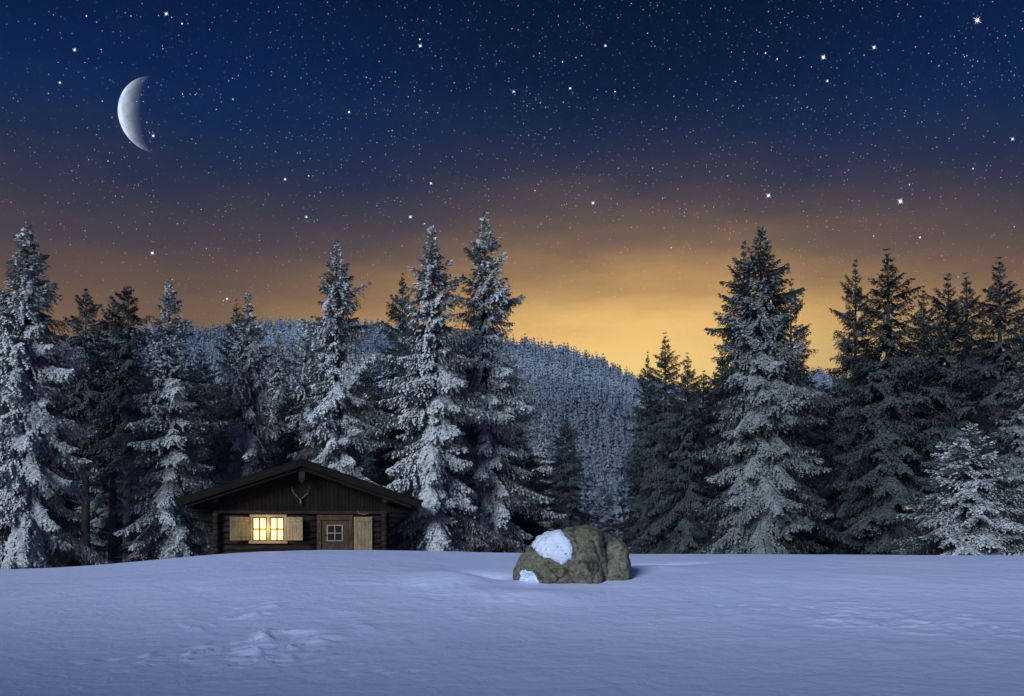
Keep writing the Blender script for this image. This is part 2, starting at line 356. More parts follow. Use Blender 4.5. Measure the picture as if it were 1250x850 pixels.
# ------------------------------------------------------------------ spruces
def spruce(H, Rm, z0=0.4, seed=0, droop=.5, dens=1.0, shape=0.51, tuft=1.0, sparse=0.0, forked=0.0, irregular=.25, hang=.7, frost_bias=0.0):
    """crown + trunk of one spruce: limbs with hanging side twigs, each twig a row of needle tufts"""
    g = np.random.RandomState(seed)
    nb = int((H-z0)*19*dens)
    u = (np.arange(nb)+g.rand(nb))/nb; u = u*(1-.10*u)/.90 if False else u
    # branches cluster in whorls
    zz = z0 + (H-z0)*(u**1.0); wh = .34; zz = zz + .45*wh*np.sin(zz/wh*2*np.pi)/(2*np.pi)*1.6
    f = np.clip((H-zz)/(H-z0), 0.004, 1)
    az_ = np.arange(nb)*2.39996 + g.rand(nb)*.9
    env = Rm*f**shape*(1-np.exp(-f/.11))*(1+irregular*(g.rand(nb)-.5)*2)
    # broad lobes so the outline is uneven
    lob = 1+irregular*.9*np.sin(zz*2.3+3*np.sin(az_+seed))*np.cos(az_*2+seed+zz*.7)
    Lb = np.clip(env*lob*(1+.35*(g.rand(nb) > .88)), .07, None)
    low = np.clip(1-(zz-z0)/(.10*H), 0, 1); Lb *= 1-.35*low*g.rand(nb)
    if sparse > 0: keep = g.rand(nb) > sparse*(.4+.6*np.clip(vn(zz*1.1, az_*1.2, seed)+.5, 0, 1)); zz, f, az_, Lb = zz[keep], f[keep], az_[keep], Lb[keep]; nb = len(zz)
    K = 9; s = np.linspace(0, 1, K)
    pitch = np.radians(48*np.clip(1-f*2.6, 0, 1)**.8 + 4 - droop*44*np.clip(f*1.35, 0, 1) + g.uniform(-9, 9, nb))
    bend = droop*(.30+.25*g.rand(nb))*np.clip(f*3, .1, 1)
    rad = np.outer(Lb*np.cos(pitch), s); hgt = np.outer(Lb*np.sin(pitch), s) - np.outer(Lb*bend, s**1.6*(1.25-s*.95))
    sw = g.uniform(-.25, .25, nb)[:, None]*s[None]**2
    A = az_[:, None]+sw
    SP = np.stack([rad*np.cos(A), rad*np.sin(A), zz[:, None]+hgt], 2)      # nb,K,3
    tw_o, tw_d, tw_l, tw_fr = [], [], [], []
    ntw = np.maximum(4, (Lb/.072).astype(int)*2)
    bi = np.repeat(np.arange(nb), ntw); n = len(bi)
    idx = np.concatenate([np.arange(k) for k in ntw])
    st_ = np.clip(.10+.90*(idx+g.rand(n))/ntw[bi], 0, .999)
    k0 = np.floor(st_*(K-1)).astype(int); fr = (st_*(K-1)-k0)[:, None]
    o = SP[bi, k0]*(1-fr)+SP[bi, k0+1]*fr
    fw = SP[bi, k0+1]-SP[bi, k0]; fw /= np.linalg.norm(fw, axis=1)[:, None]+1e-9
    side_ = np.where(idx % 2 == 0, 1., -1.)[:, None]
    upv = np.array([0, 0, 1.])
    sd = np.cross(fw, upv); sd /= np.linalg.norm(sd, axis=1)[:, None]+1e-9; sd *= side_
    tl = (.09+.60*(1-st_)**.8*np.clip(Lb[bi]/1.5, .12, 1.3))*g.uniform(.6, 1.25, n)
    hg = hang*g.uniform(.2, 1.3, n)*np.clip(f[bi]*3, .15, 1)
    d = fw*(.55+.35*g.rand(n))[:, None]+sd*(.75*g.uniform(.5, 1.1, n))[:, None]-upv*hg[:, None]
    d /= np.linalg.norm(d, axis=1)[:, None]
    # tufts along twigs
    stp = .05
    nt_ = np.maximum(2, (tl/stp).astype(int)+1); ti = np.repeat(np.arange(n), nt_); m_ = len(ti)
    q = np.concatenate([np.arange(k) for k in nt_])/nt_[ti]
    P = o[ti]+d[ti]*(tl[ti]*q)[:, None]-upv*(tl[ti]*q*q*.45*hang)[:, None]+g.normal(0, .016, (m_, 3))
    # plus tufts right on the limb (snow rests there)
    dirn = d[ti]*1.0+g.normal(0, .30, (m_, 3)); dirn[:, 2] -= .35*hang*q
    dirn /= np.linalg.norm(dirn, axis=1)[:, None]
    rv = o[ti].copy(); rv[:, 2] = 0; rv /= np.linalg.norm(rv, axis=1)[:, None]+1e-6
    fpl = np.cross(fw, sd*side_); fpl[fpl[:, 2] < 0] *= -1; bn = g.normal(0, .22, (nb, 3))
    nrm = fpl[ti]*.55+rv*.55+upv*.15+bn[bi[ti]]+g.normal(0, .16, (m_, 3))
    sdv = np.cross(dirn, nrm); sdv /= np.linalg.norm(sdv, axis=1)[:, None]+1e-9
    Lt = tuft*g.uniform(.075, .15, m_)*(1.05-.35*q); Wt = tuft*g.uniform(.024, .043, m_)
    a_ = P-sdv*(Wt*.5)[:, None]; c_ = P+dirn*Lt[:, None]; mid = P+dirn*(Lt*.45)[:, None]+nrm/np.linalg.norm(nrm, axis=1)[:, None]*(Wt*.35)[:, None]
    V = np.stack([P-dirn*(Lt*.15)[:, None], mid-sdv*Wt[:, None], c_, mid+sdv*Wt[:, None]], 1).reshape(-1, 3)
    F = np.arange(m_*4).reshape(-1, 4)
    brf = g.uniform(.5, 1.1, nb); twf = g.uniform(.6, 1.1, n)
    frost = np.clip(brf[bi[ti]]*.5+twf[ti]*.45+g.uniform(-.12, .16, m_)+frost_bias+(.26*(1-f)-.09)[bi[ti]], 0, 1.25)
    crown = (V, F, frost)
    # limbs + stem
    R0 = .018*H+.03; nsg, nz = 9, 26
    zs = np.linspace(-.6, H*.985, nz); rr = R0*np.clip(1-zs/H, .02, 1)**.9*(1+.5*np.exp(-(zs+.3)/.35)*.6)
    th = np.arange(nsg)*2*np.pi/nsg
    TV = np.stack([(rr[:, None]*np.cos(th)[None]+.02*np.sin(zs*.7)[:, None]), rr[:, None]*np.sin(th)[None]+.02*np.cos(zs*.5)[:, None], np.repeat(zs[:, None], nsg, 1)], 2).reshape(-1, 3)
    ii = np.arange(nz-1)[:, None]*nsg; jj = np.arange(nsg)[None]
    TF = np.stack([ii+jj, ii+(jj+1) % nsg, ii+nsg+(jj+1) % nsg, ii+nsg+jj], 2).reshape(-1, 4)
    br = (np.clip(Lb*.012, .006, .04)[:, None]*(1-.8*s)[None])                 # limb radius
    up2 = np.array([0, 0, 1.]); sdb = np.stack([-np.sin(A), np.cos(A), 0*A], 2)
    L3 = np.stack([SP+sdb*br[..., None], SP-sdb*br[..., None]*.5+up2*br[..., None]*.9, SP-sdb*br[..., None]*.5-up2*br[..., None]*.9], 2)  # nb,K,3,3
    BV = L3.reshape(-1, 3); b0 = (np.arange(nb)*K*3)[:, None, None]; kk = (np.arange(K-1)*3)[None, :, None]; cc = np.arange(3)[None, None]; cn = (np.arange(3)+1) % 3
    BF = np.stack([b0+kk+cc, b0+kk+cn[None, None], b0+kk+3+cn[None, None], b0+kk+3+cc], 3).reshape(-1, 4)
    # a few dead stubs on a bare lower stem
    extraV, extraF = [], []; eb = len(TV)+len(BV)
    if z0 > 1.5:
        for i in range(int(z0*7)):
            zc = g.uniform(.4, z0); a0 = g.rand()*6.28; L_ = g.uniform(.3, 1.1); rr_ = .012
            p0 = np.array([0, 0, zc]); p1 = np.array([math.cos(a0)*L_, math.sin(a0)*L_, zc-L_*g.uniform(.0, .5)])
            sdx = np.array([-math.sin(a0), math.cos(a0), 0])*rr_; ux = np.array([0, 0, rr_])
            extraV += [p0-sdx-ux, p0+sdx-ux, p0+ux, p1-sdx*.3-ux*.3, p1+sdx*.3-ux*.3, p1+ux*.3]
            e = eb+i*6; extraF += [[e, e+1, e+4, e+3], [e+1, e+2, e+5, e+4], [e+2, e, e+3, e+5]]
    W_V = np.concatenate([TV, BV]+([np.array(extraV)] if extraV else []))
    W_F = np.concatenate([TF, BF+len(TV)]+([np.array(extraF)] if extraF else []))
    return crown, (W_V, W_F)
masters = {}
def master(key, m, **k):
    (V, F, fr), (TV, TF) = spruce(**k)
    masters[key] = (np_mesh('crown_'+key, V, F, m, False, {'frost': fr}), np_mesh('trunk_'+key, TV, TF, m_bark, True), k['H'], float(np.percentile(np.hypot(V[:, 0], V[:, 1]), 97)))
master('thick', m_rime_heavy, H=15, Rm=2.45, seed=3, droop=.95, z0=.3, shape=0.38, hang=1.1, tuft=1.3, irregular=.36)
master('thick2', m_rime_heavy, H=14, Rm=2.15, seed=14, droop=.85, z0=.4, shape=0.46, hang=1.0, tuft=1.25, irregular=.40)
master('mid', m_rime_mid, H=14, Rm=2.2, seed=21, droop=.75, z0=.9, shape=0.44, hang=.9, tuft=1.15, irregular=.42)
master('mid2', m_rime_mid, H=15, Rm=2.1, seed=27, droop=.7, z0=1.9, shape=0.40, hang=.9, tuft=1.2, irregular=.34, sparse=.15)
master('tier', m_rime_mid, H=12, Rm=2.5, seed=34, droop=.55, z0=.4, shape=0.48, hang=.55, tuft=1.1, irregular=.32, dens=.9, frost_bias=-.05)
master('bare', m_rime_low, H=12, Rm=1.75, seed=41, droop=.5, z0=5.2, shape=0.36, hang=.6, irregular=.3, dens=.95, frost_bias=.25)
master('dark', m_rime_low, H=14, Rm=2.4, seed=52, droop=.6, z0=.4, shape=0.46, hang=.8, irregular=.34, sparse=.15)
master('dark2', m_rime_low, H=14, Rm=2.6, seed=58, droop=.45, z0=.5, shape=0.50, hang=.65, irregular=.42, sparse=.22, dens=.95)
master('darkfrost', m_rime_dim, H=15, Rm=2.7, seed=63, droop=.85, z0=.3, shape=0.44, hang=1.05, tuft=1.15, irregular=.26, frost_bias=-.16)
master('young', m_rime_mid, H=6, Rm=2.3, seed=71, droop=.45, z0=.15, shape=0.52, hang=.6, tuft=.95, irregular=.24, dens=1.7, frost_bias=-.12)
ntree = 0
def tree(key, p, top, y, wid, label, group='spruces at the edge of the clearing', rz=None, lean=0):
    """p, top: where the tip stands; y distance; wid = half width in the photo"""
    global ntree
    cm, tm, H, Rm = masters[key]; x = px(p, y); g0 = gh(x, y)-.15
    h_ = vz(top, y)-g0; r_ = wid/FPX*y
    e = empty('spruce', (x, y, g0), (ntree*2.1 if rz is None else rz)); ntree += 1
    e.scale = (r_/Rm, r_/Rm, h_/H); e.rotation_euler[1] = R(lean)
    link_mesh('trunk', tm, None, e); link_mesh('crown', cm, None, e)
    tag(e, label, 'spruce tree', group); return e
G1 = 'tall spruces along the left edge of the clearing'; G2 = 'tall spruces around the cabin and the boulder'; G3 = 'dark spruces along the right edge of the clearing'; G4 = 'spruces in the dim rows behind the front trees'
tree('thick', 33, 278, 36, 76, 'tall thickly frosted spruce at the far left edge of the clearing', G1)
tree('dark', -14, 350, 41, 60, 'dark spruce cut by the left border behind the tall frosted one', G1)
tree('bare', 105, 356, 44, 44, 'thin dark spruce with a bare stem, nearest to the thickly frosted tree on the left', G1)
tree('bare', 156, 352, 43, 52, 'dark bare stemmed spruce just left of the broad tiered spruce', G1)
tree('bare', 138, 366, 47, 40, 'dark spruce whose tip pokes out close left of a bare stemmed one', G1)
tree('tier', 206, 344, 41, 68, 'broad grey spruce with level snowy tiers behind the left eave of the cabin', G1)
tree('dark', 288, 368, 52, 42, 'dark spruce tip standing right behind the slender frosted spruce over the cabin', G2)
tree('thick2', 303, 361, 46, 48, 'slender pale frosted spruce behind the left half of the cabin roof', G2)
tree('mid', 340, 408, 58, 42, 'short dim spruce between the slender frosted and the tall grey one behind the cabin', G2)
tree('mid', 372, 392, 56, 44, 'half hidden spruce left behind the tall grey spruce over the cabin ridge', G2)
tree('mid', 411, 297, 44, 66, 'tall grey spruce rising behind the cabin ridge', G2)
tree('dark', 491, 337, 52, 52, 'dark spruce peeking out left behind the brightest frosted spruce', G2)
tree('thick2', 527, 280, 37.5, 68, 'brightest thickly frosted spruce at the right eave of the cabin', G2)
tree('mid2', 592, 264, 41, 64, 'tallest spruce, frosted with bare dark trunk foot, left of the boulder', G2)
tree('tier', 664, 503, 84, 30, 'small hazy spruce behind the boulder, left one of two', G2)
tree('dark', 691, 508, 80, 36, 'small hazy spruce behind the boulder, right one of two', G2)
tree('mid', 738, 590, 95, 22, 'tiny hazy spruce low in the gap right of the boulder', G2)
tree('dark', 790, 432, 50, 32, 'dark spruce on the left of the three right of the gap', G3)
tree('dark', 812, 408, 46, 46, 'middle and tallest of the three dark spruces right of the gap', G3)
tree('dark', 840, 433, 44, 42, 'dark spruce on the right of the three right of the gap', G3)
tree('dark2', 908, 298, 42, 58, 'dark twin tip spruce close left behind the huge right centre spruce', G3)
tree('darkfrost', 929, 279, 38, 80, 'huge grey spruce right of centre, tallest on the right side', G3)
tree('dark2', 966, 344, 46, 50, 'dark ragged spruce right behind the huge right centre spruce', G3)
tree('dark2', 1044, 320, 43, 54, 'dark ragged spruce with open branches, left of a pair on the right', G3)
tree('dark', 1084, 306, 40, 74, 'tall nearly black spruce, right of a pair on the right', G3)
tree('dark', 1128, 352, 44, 56, 'dark spruce half hidden between the black pair and the wide one', G3)
tree('dark2', 1157, 337, 40, 72, 'wide dark spruce behind the small frosted spruce', G3)
tree('dark', 1180, 335, 44, 60, 'dark spruce tip close right of the wide dark one', G3)
tree('dark', 1221, 317, 42, 68, 'tall dark spruce near the right border', G3)
tree('darkfrost', 1256, 430, 36, 62, 'grey frosted spruce cut by the right border', G3)
tree('young', 1186, 520, 33, 92, 'small wide frosted spruce in front of the dark trees on the right', G3)
# dim rows behind
rr = random.Random(12)
fill = [(70,430,54),(20,410,50),(62,500,47),(128,450,52),(182,430,54),(232,440,50),(246,425,62),(262,470,48),(322,440,60),(352,470,52),(392,450,58),(446,430,60),(462,470,50),
        (555,400,56),(560,500,48),(625,470,56),(640,540,50),(632,600,46),(800,510,52),(858,455,52),(868,500,47),(882,430,50),(985,450,50),(1006,465,47),(1014,500,52),(1030,480,50),(1062,430,50),(1100,420,48),(1140,430,50),(1205,420,48),(1240,400,50),(1262,350,46)]
for i, (p, top, y) in enumerate(fill):
    key = rr.choice(('dark', 'mid')) if p < 760 else rr.choice(('dark', 'dark2'))
    tree(key, p, top, y, rr.uniform(44, 58), 'dim spruce mostly hidden behind the front row of trees' + (' left and centre' if p < 760 else ' on the right'), G4 + (' left and middle' if p < 760 else ' right'))

# ------------------------------------------------------------------ mesh builder for solid objects
class MB:
    def __init__(s): s.V = []; s.F = []
    def add(s, vs, fs):
        b = len(s.V); s.V += [tuple(v) for v in vs]; s.F += [tuple(b+i for i in f) for f in fs]; return s
    def box(s, x0, x1, y0, y1, z0, z1, M=None):
        vs = [Vector(v) for v in ((x0,y0,z0),(x1,y0,z0),(x1,y1,z0),(x0,y1,z0),(x0,y0,z1),(x1,y0,z1),(x1,y1,z1),(x0,y1,z1))]
        if M: vs = [M @ v for v in vs]
        return s.add(vs, [(0,3,2,1),(4,5,6,7),(0,1,5,4),(1,2,6,5),(2,3,7,6),(3,0,4,7)])
    def tube(s, pts, rads, n=10, jit=0.0, seed=0):
        g = random.Random(seed); pts = [Vector(p) for p in pts]; vs = []
        for i, p in enumerate(pts):
            d = (pts[min(i+1, len(pts)-1)]-pts[max(i-1, 0)]).normalized()
            a = d.cross(Vector((0, 0, 1)) if abs(d.z) < .9 else Vector((1, 0, 0))).normalized(); b_ = d.cross(a)
            for k in range(n):
                t_ = 2*math.pi*k/n; r = rads[i]*(1+g.uniform(-jit, jit)); vs.append(p+a*math.cos(t_)*r+b_*math.sin(t_)*r)
        fs = [(i*n+k, i*n+(k+1) % n, (i+1)*n+(k+1) % n, (i+1)*n+k) for i in range(len(pts)-1) for k in range(n)]
        fs += [tuple(range(n))[::-1], tuple((len(pts)-1)*n+k for k in range(n))]
        return s.add(vs, fs)
    def build(s, name, m, parent=None, bevel=0.0, smooth=False):
        me = bpy.data.meshes.new(name); me.from_pydata(s.V, [], s.F); me.materials.append(m)
        bm = bmesh.new(); bm.from_mesh(me)
        if bevel > 0: bmesh.ops.bevel(bm, geom=bm.edges[:], offset=bevel, segments=1, affect='EDGES', clamp_overlap=True)
        bmesh.ops.recalc_face_normals(bm, faces=bm.faces[:]); bm.to_mesh(me); bm.free()
        if smooth:
            for p in me.polygons: p.use_smooth = True
        return link_mesh(name, me, None, parent)

# ------------------------------------------------------------------ the log cabin (local: x right, -y towards the clearing)
DC = 34.0
cabx = px(368.5, DC); cabin = empty('log_cabin', (cabx, DC, 0), math.atan2(-cabx, DC))
tag(cabin, 'small dark log cabin with wide gable roof and one lit window behind the snow', 'cabin')
g = random.Random(4)
WL, WR, DEP = -2.86, 2.84, 6.5
BZ = 2.56; RZ_ = 4.18; EX = 3.99; SL = (4.20-2.83)/EX; FRONT = -.95; BACK = DEP+.8
def roof_z(x): return RZ_ - abs(x)*SL
openings = [(-1.72, -.50, 1.47, 2.44), (.50, 1.72, .2, 2.46)]
logs = MB(); z = .12; k = 0
while z < BZ-.08:
    r = .105; segs = [(WL-.22*(k % 2), WR+.22*(k % 2))]
    for (a, b_, c0, c1) in openings:
        if c0-.05 < z < c1:
            ns = []
            for (p, q) in segs:
                if p < a and q > b_: ns += [(p, a-.0), (b_, q)]
                else: ns.append((p, q))
            segs = ns
    for (p, q) in segs:
        nn_ = max(3, int((q-p)/.35)); pts = [(p+(q-p)*i/nn_, .08+g.uniform(-.012, .012), z+g.uniform(-.008, .008)) for i in range(nn_+1)]
        logs.tube(pts, [r*g.uniform(.93, 1.05) for _ in pts], 10, .03, k)
    for sx in (WL+.05, WR-.05):                      # side wall logs, ends crossing the front corner
        pts = [(sx, -.24+(DEP+.3)*i/12, z+.10) for i in range(13)]
        logs.tube(pts, [.105]*13, 10, .03, k+50)
    pts = [(WL-.2+(WR-WL+.4)*i/10, DEP-.1, z) for i in range(11)]; logs.tube(pts, [r]*11, 8, .03, k+90)
    z += .2; k += 1
logs.build('log_wall', m_log, cabin, smooth=True)
bk = MB(); bk.box(WL+.1, -1.72, .10, .20, .1, BZ); bk.box(-.50, .50, .10, .20, .1, BZ); bk.box(1.72, WR-.1, .10, .20, .1, BZ); bk.box(-1.72, -.5, .10, .2, .1, 1.47); bk.build('wall_chinking', m_roofw, cabin)
# stepped corner logs carrying the eaves
for sd_, X0 in ((-1, WL), (1, WR)):
    for i in range(5):
        zc = 1.92+i*.165; ex = .16+.19*i
        for yy in (.02, DEP-.1):
            c = MB(); pts = [(X0-sd_*.15+sd_*(ex+.15)*j/3, yy, zc) for j in range(4)]; c.tube(pts, [.09, .09, .085, .08], 10, .03, i+int(yy*3)); c.build('corner_log_bracket', m_roofw, cabin, smooth=True)
# gable boards
gb = MB(); x = WL-.9
while x < WR+.9:
    w_ = g.uniform(.11, .17); x2 = min(x+w_, WR+.9); zt = min(roof_z(x), roof_z(x2))-.02
    if zt > BZ+.05: gb.box(x+.004, x2-.004, -.02+g.uniform(-.012, .012), .06, BZ-.02+g.uniform(-.01, 0), zt)
    x = x2
gb.build('gable_boarding', m_board, cabin, .004)
bb = MB(); bb.box(WL-.05, WR+.05, -.10, .02, BZ-.09, BZ+.02); bb.build('cross_beam', m_log, cabin, .012)
# back gable
gk = MB(); gk.add([(WL-.9, DEP-.05, BZ), (WR+.9, DEP-.05, BZ), (0, DEP-.05, RZ_-.02), (WL-.9, DEP+.03, BZ), (WR+.9, DEP+.03, BZ), (0, DEP+.03, RZ_-.02)], [(0,1,2),(5,4,3),(0,3,4,1),(1,4,5,2),(2,5,3,0)]); gk.build('rear_gable', m_board, cabin)
# roof: board decks, shingle courses, barge boards, rafters, purlins
root_r = MB()
def slab(mb, sx, x0, x1, y0, y1, lo, hi, tilt=0.0):
    a, b_ = roof_z(x0)+lo, roof_z(x1)+lo; c_, d = roof_z(x0)+hi, roof_z(x1)+hi+tilt
    mb.add([(sx*x0,y0,a),(sx*x1,y0,b_),(sx*x1,y1,b_),(sx*x0,y1,a),(sx*x0,y0,c_),(sx*x1,y0,d),(sx*x1,y1,d),(sx*x0,y1,c_)],
           [(0,3,2,1),(4,5,6,7),(0,1,5,4),(1,2,6,5),(2,3,7,6),(3,0,4,7)])
for sx in (-1, 1): slab(root_r, sx, 0.0 if sx > 0 else .002, EX-.06, FRONT+.06, BACK, .0, .07)
roof = root_r.build('roof', m_roofw, cabin)
sh = MB()
for sx in (-1, 1):
    x0 = EX+.03; i = 0
    while x0 > .05:
        x1 = max(x0-.34, .0)
        y = FRONT-.03
        while y < BACK:
            y2 = min(y+g.uniform(.25, .55), BACK+.05); t_ = g.uniform(-.012, .014)
            slab(sh, sx, x1, x0+g.uniform(0, .04), y+.004, y2-.004, .075+t_*0, .105+t_, .028); y = y2
        x0 -= .31; i += 1
sh.build('roof_shingles', m_roofw, roof)
for sx in (-1, 1):
    c = MB(); slab(c, sx, .003, EX, FRONT-.02, FRONT+.055, -.15, .068); c.build('barge_board', m_roofw, roof, .006)
    c = MB(); slab(c, sx, .003, EX-.35, FRONT+.10, FRONT+.16, -.27, -.012); c.build('barge_board', m_roofw, roof, .006)
ra = MB()
for sx in (-1, 1):
    y = FRONT+.5
    while y < BACK-.1: slab(ra, sx, .06, EX-.12, y, y+.11, -.12, -.003); y += .78
    for xx in (.9, 1.8, 2.7): pass
ra.build('rafter', m_roofw, roof, .006)
for xx in (-2.82, 0.0, 2.80):
    c = MB(); zz_ = roof_z(xx)-.26; pts = [(xx, FRONT+.24+(BACK-FRONT-.4)*i/10, zz_) for i in range(11)]
    c.tube(pts, [.115]*11, 14, .03, int(xx*9)+30); c.build('purlin', m_log, cabin, smooth=True)
orn = MB(); orn.box(-.10, .10, FRONT+.162, FRONT+.20, 3.62, 3.9); orn.add([(-.10, FRONT+.162, 3.62), (.10, FRONT+.162, 3.62), (0, FRONT+.162, 3.45), (-.10, FRONT+.2, 3.62), (.10, FRONT+.2, 3.62), (0, FRONT+.2, 3.45)], [(0,1,2),(5,4,3),(0,3,4,1),(1,4,5,2),(2,5,3,0)])
orn.build('ridge_board', m_log, cabin, .004)
# window
wx0, wx1, wz0, wz1 = -1.63, -.60, 1.55, 2.35
fr = MB(); F_ = .09
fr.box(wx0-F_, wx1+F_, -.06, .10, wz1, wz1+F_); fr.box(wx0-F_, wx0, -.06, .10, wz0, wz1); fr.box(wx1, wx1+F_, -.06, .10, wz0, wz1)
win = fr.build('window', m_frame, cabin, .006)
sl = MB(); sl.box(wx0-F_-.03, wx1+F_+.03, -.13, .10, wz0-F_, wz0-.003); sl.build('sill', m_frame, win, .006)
cxm = (wx0+wx1)/2
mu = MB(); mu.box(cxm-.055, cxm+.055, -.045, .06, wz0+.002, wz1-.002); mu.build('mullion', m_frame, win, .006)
for (a, b_) in ((wx0+.003, cxm-.058), (cxm+.058, wx1-.003)):
    c = MB(); t_ = .028; mx = (a+b_)/2; mz = (wz0+wz1)/2
    c.box(a, a+t_, -.02, .03, wz0+.003, wz1-.003); c.box(b_-t_, b_, -.02, .03, wz0+.003, wz1-.003)
    c.box(a+t_, b_-t_, -.02, .03, wz0+.003, wz0+.003+t_); c.box(a+t_, b_-t_, -.02, .03, wz1-.003-t_, wz1-.003)
    c.box(mx-.02, mx+.02, -.014, .026, wz0+t_, wz1-t_); c.box(a+t_, mx-.02, -.014, .026, mz-.02, mz+.02); c.box(mx+.02, b_-t_, -.014, .026, mz-.02, mz+.02)
    c.build('sash', m_roofw, win)
    p = MB(); p.box(a+.01, b_-.01, .032, .04, wz0+.01, wz1-.01); p.build('pane', m_lit, win)
gl = bpy.data.lights.new('added_window_glow', 'POINT'); gl.energy = 20.0; gl.color = (1.0, 0.74, 0.28); gl.shadow_soft_size = 0.12  # lamp added outside the panes, standing in for their spill on frame and shutters
go = bpy.data.objects.new('added_window_glow', gl); col.objects.link(go); go.parent = cabin; go.location = (cxm, -.34, 1.98)
# shutters (open, leaning a little off the wall)
def shutter(x0, x1, z0_, z1_, hinge, ang, name='shutter'):
    c = MB(); n_ = 4 if x1-x0 < .6 else 5; M = Matrix.Translation((hinge, -.07, 0)) @ Matrix.Rotation(R(ang), 4, 'Z') @ Matrix.Translation((-hinge, 0, 0))
    for i in range(n_):
        a = x0+(x1-x0)*i/n_; b_ = x0+(x1-x0)*(i+1)/n_
        c.box(a+.003, b_-.003, -.035, 0, z0_+g.uniform(0, .01), z1_-g.uniform(0, .01), M)
    o = c.build(name, m_shut, cabin, .004)
    for zz_ in (z0_+.12, z1_-.16): d = MB(); d.box(x0+.03, x1-.03, -.058, -.037, zz_, zz_+.07, M); d.build('batten', m_shut, o, .004)
    return o
shutter(-2.44, -1.735, 1.56, 2.36, -1.735, 30); shutter(-.495, .12, 1.56, 2.36, -.495, -30)
shutter(1.75, 2.38, .42, 2.38, 1.75, -4, 'door_shutter')
# door
dr = MB(); dz0, dz1 = .35, 2.24; dx0, dx1 = .66, 1.58
gx0, gx1, gz0, gz1 = .86, 1.36, 1.53, 2.10
dr.box(dx0, gx0, .0, .06, dz0, dz1); dr.box(gx1, dx1, .0, .06, dz0, dz1); dr.box(gx0, gx1, .0, .06, gz1, dz1)
for i in range(4): a = gx0+(gx1-gx0)*i/4; dr.box(a+.003, a+(gx1-gx0)/4-.003, .006, .05, dz0, gz0)
dr.box(gx0-.02, gx1+.02, -.012, -.002, gz0-.28, gz0-.16)
door = dr.build('door', m_door, cabin, .006)
c = MB(); c.box(.50, dx0-.005, -.05, .08, .2, dz1+.01); c.box(dx1+.005, 1.72, -.05, .08, .2, dz1+.01); c.box(.50, 1.72, -.05, .08, dz1+.015, 2.44); c.build('door_frame', m_door, cabin, .008)
c = MB(); t_ = .045; mx, mz = (gx0+gx1)/2, (gz0+gz1)/2
c.box(gx0-.03, gx0+.02, -.025, .0, gz0, gz1); c.box(gx1-.02, gx1+.03, -.025, .0, gz0, gz1); c.box(gx0+.02, gx1-.02, -.025, .02, gz0, gz0+.04); c.box(gx0+.02, gx1-.02, -.025, .02, gz1-.04, gz1)
c.box(mx-.016, mx+.016, -.018, .02, gz0+.04, gz1-.04); c.box(gx0+.02, mx-.016, -.018, .02, mz-.016, mz+.016); c.box(mx+.016, gx1-.02, -.018, .02, mz-.016, mz+.016)
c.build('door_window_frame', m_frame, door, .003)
c = MB(); c.box(gx0+.001, gx1-.001, .025, .035, gz0, gz1); c.build('door_pane', m_dark, door)
c = MB(); c.tube([(dx0+.08, .0, 1.75), (dx0+.08, -.05, 1.75)], [.018, .018], 8); c.tube([(dx0+.08, -.05, 1.75), (dx0+.18, -.05, 1.745)], [.016, .011], 8); c.build('handle', m_iron, door)
# trophies on the front wall
def loc_to_world(x, y, z): return cabin.matrix_basis @ Vector((x, y, z))
def antlers(name, lx, lz, s, label):
    e = empty(name, loc_to_world(lx, -.10, lz), cabin.rotation_euler.z); tag(e, label, 'antlers')
    c = MB(); c.tube([(0, 0, .07*s), (0, -.05*s, .02*s), (0, -.09*s, -.09*s), (0, -.07*s, -.17*s)], [.03*s, .065*s, .045*s, .018*s], 10); c.build('skull', m_bone, e, smooth=True)
    for sd_ in (-1, 1):
        c = MB(); pts = [(sd_*.03, -.02, .05), (sd_*.14, -.05, .14), (sd_*.27, -.07, .27), (sd_*.35, -.06, .42), (sd_*.33, -.05, .56)]
        c.tube([tuple(q*s for q in p) for p in pts], [.022*s, .02*s, .018*s, .014*s, .005*s], 8)
        c.tube([tuple(q*s for q in p) for p in ((sd_*.14, -.05, .14), (sd_*.15, -.12, .24))], [.014*s, .004*s], 6)
        c.tube([tuple(q*s for q in p) for p in ((sd_*.30, -.065, .32), (sd_*.22, -.10, .42))], [.013*s, .004*s], 6)
        c.build('antler', m_bone, e, smooth=True)
    return e
antlers('mounted_antlers', -.04, 2.94, .85, 'deer skull with curved antlers hung on the dark gable of the cabin')
e = empty('root_branch', loc_to_world(1.86, -.12, 2.49), cabin.rotation_euler.z); tag(e, 'small bleached curved branch hung over the pale door shutter', 'branch')
c = MB(); c.tube([(0, 0, .10), (.08, -.03, .0), (.22, -.04, -.03), (.38, -.03, .0), (.5, -.01, .05)], [.012, .022, .026, .022, .012], 8); c.tube([(.22, -.04, -.03), (.25, -.06, .08)], [.016, .006], 6); c.build('bent_branch', m_bone, e, smooth=True)

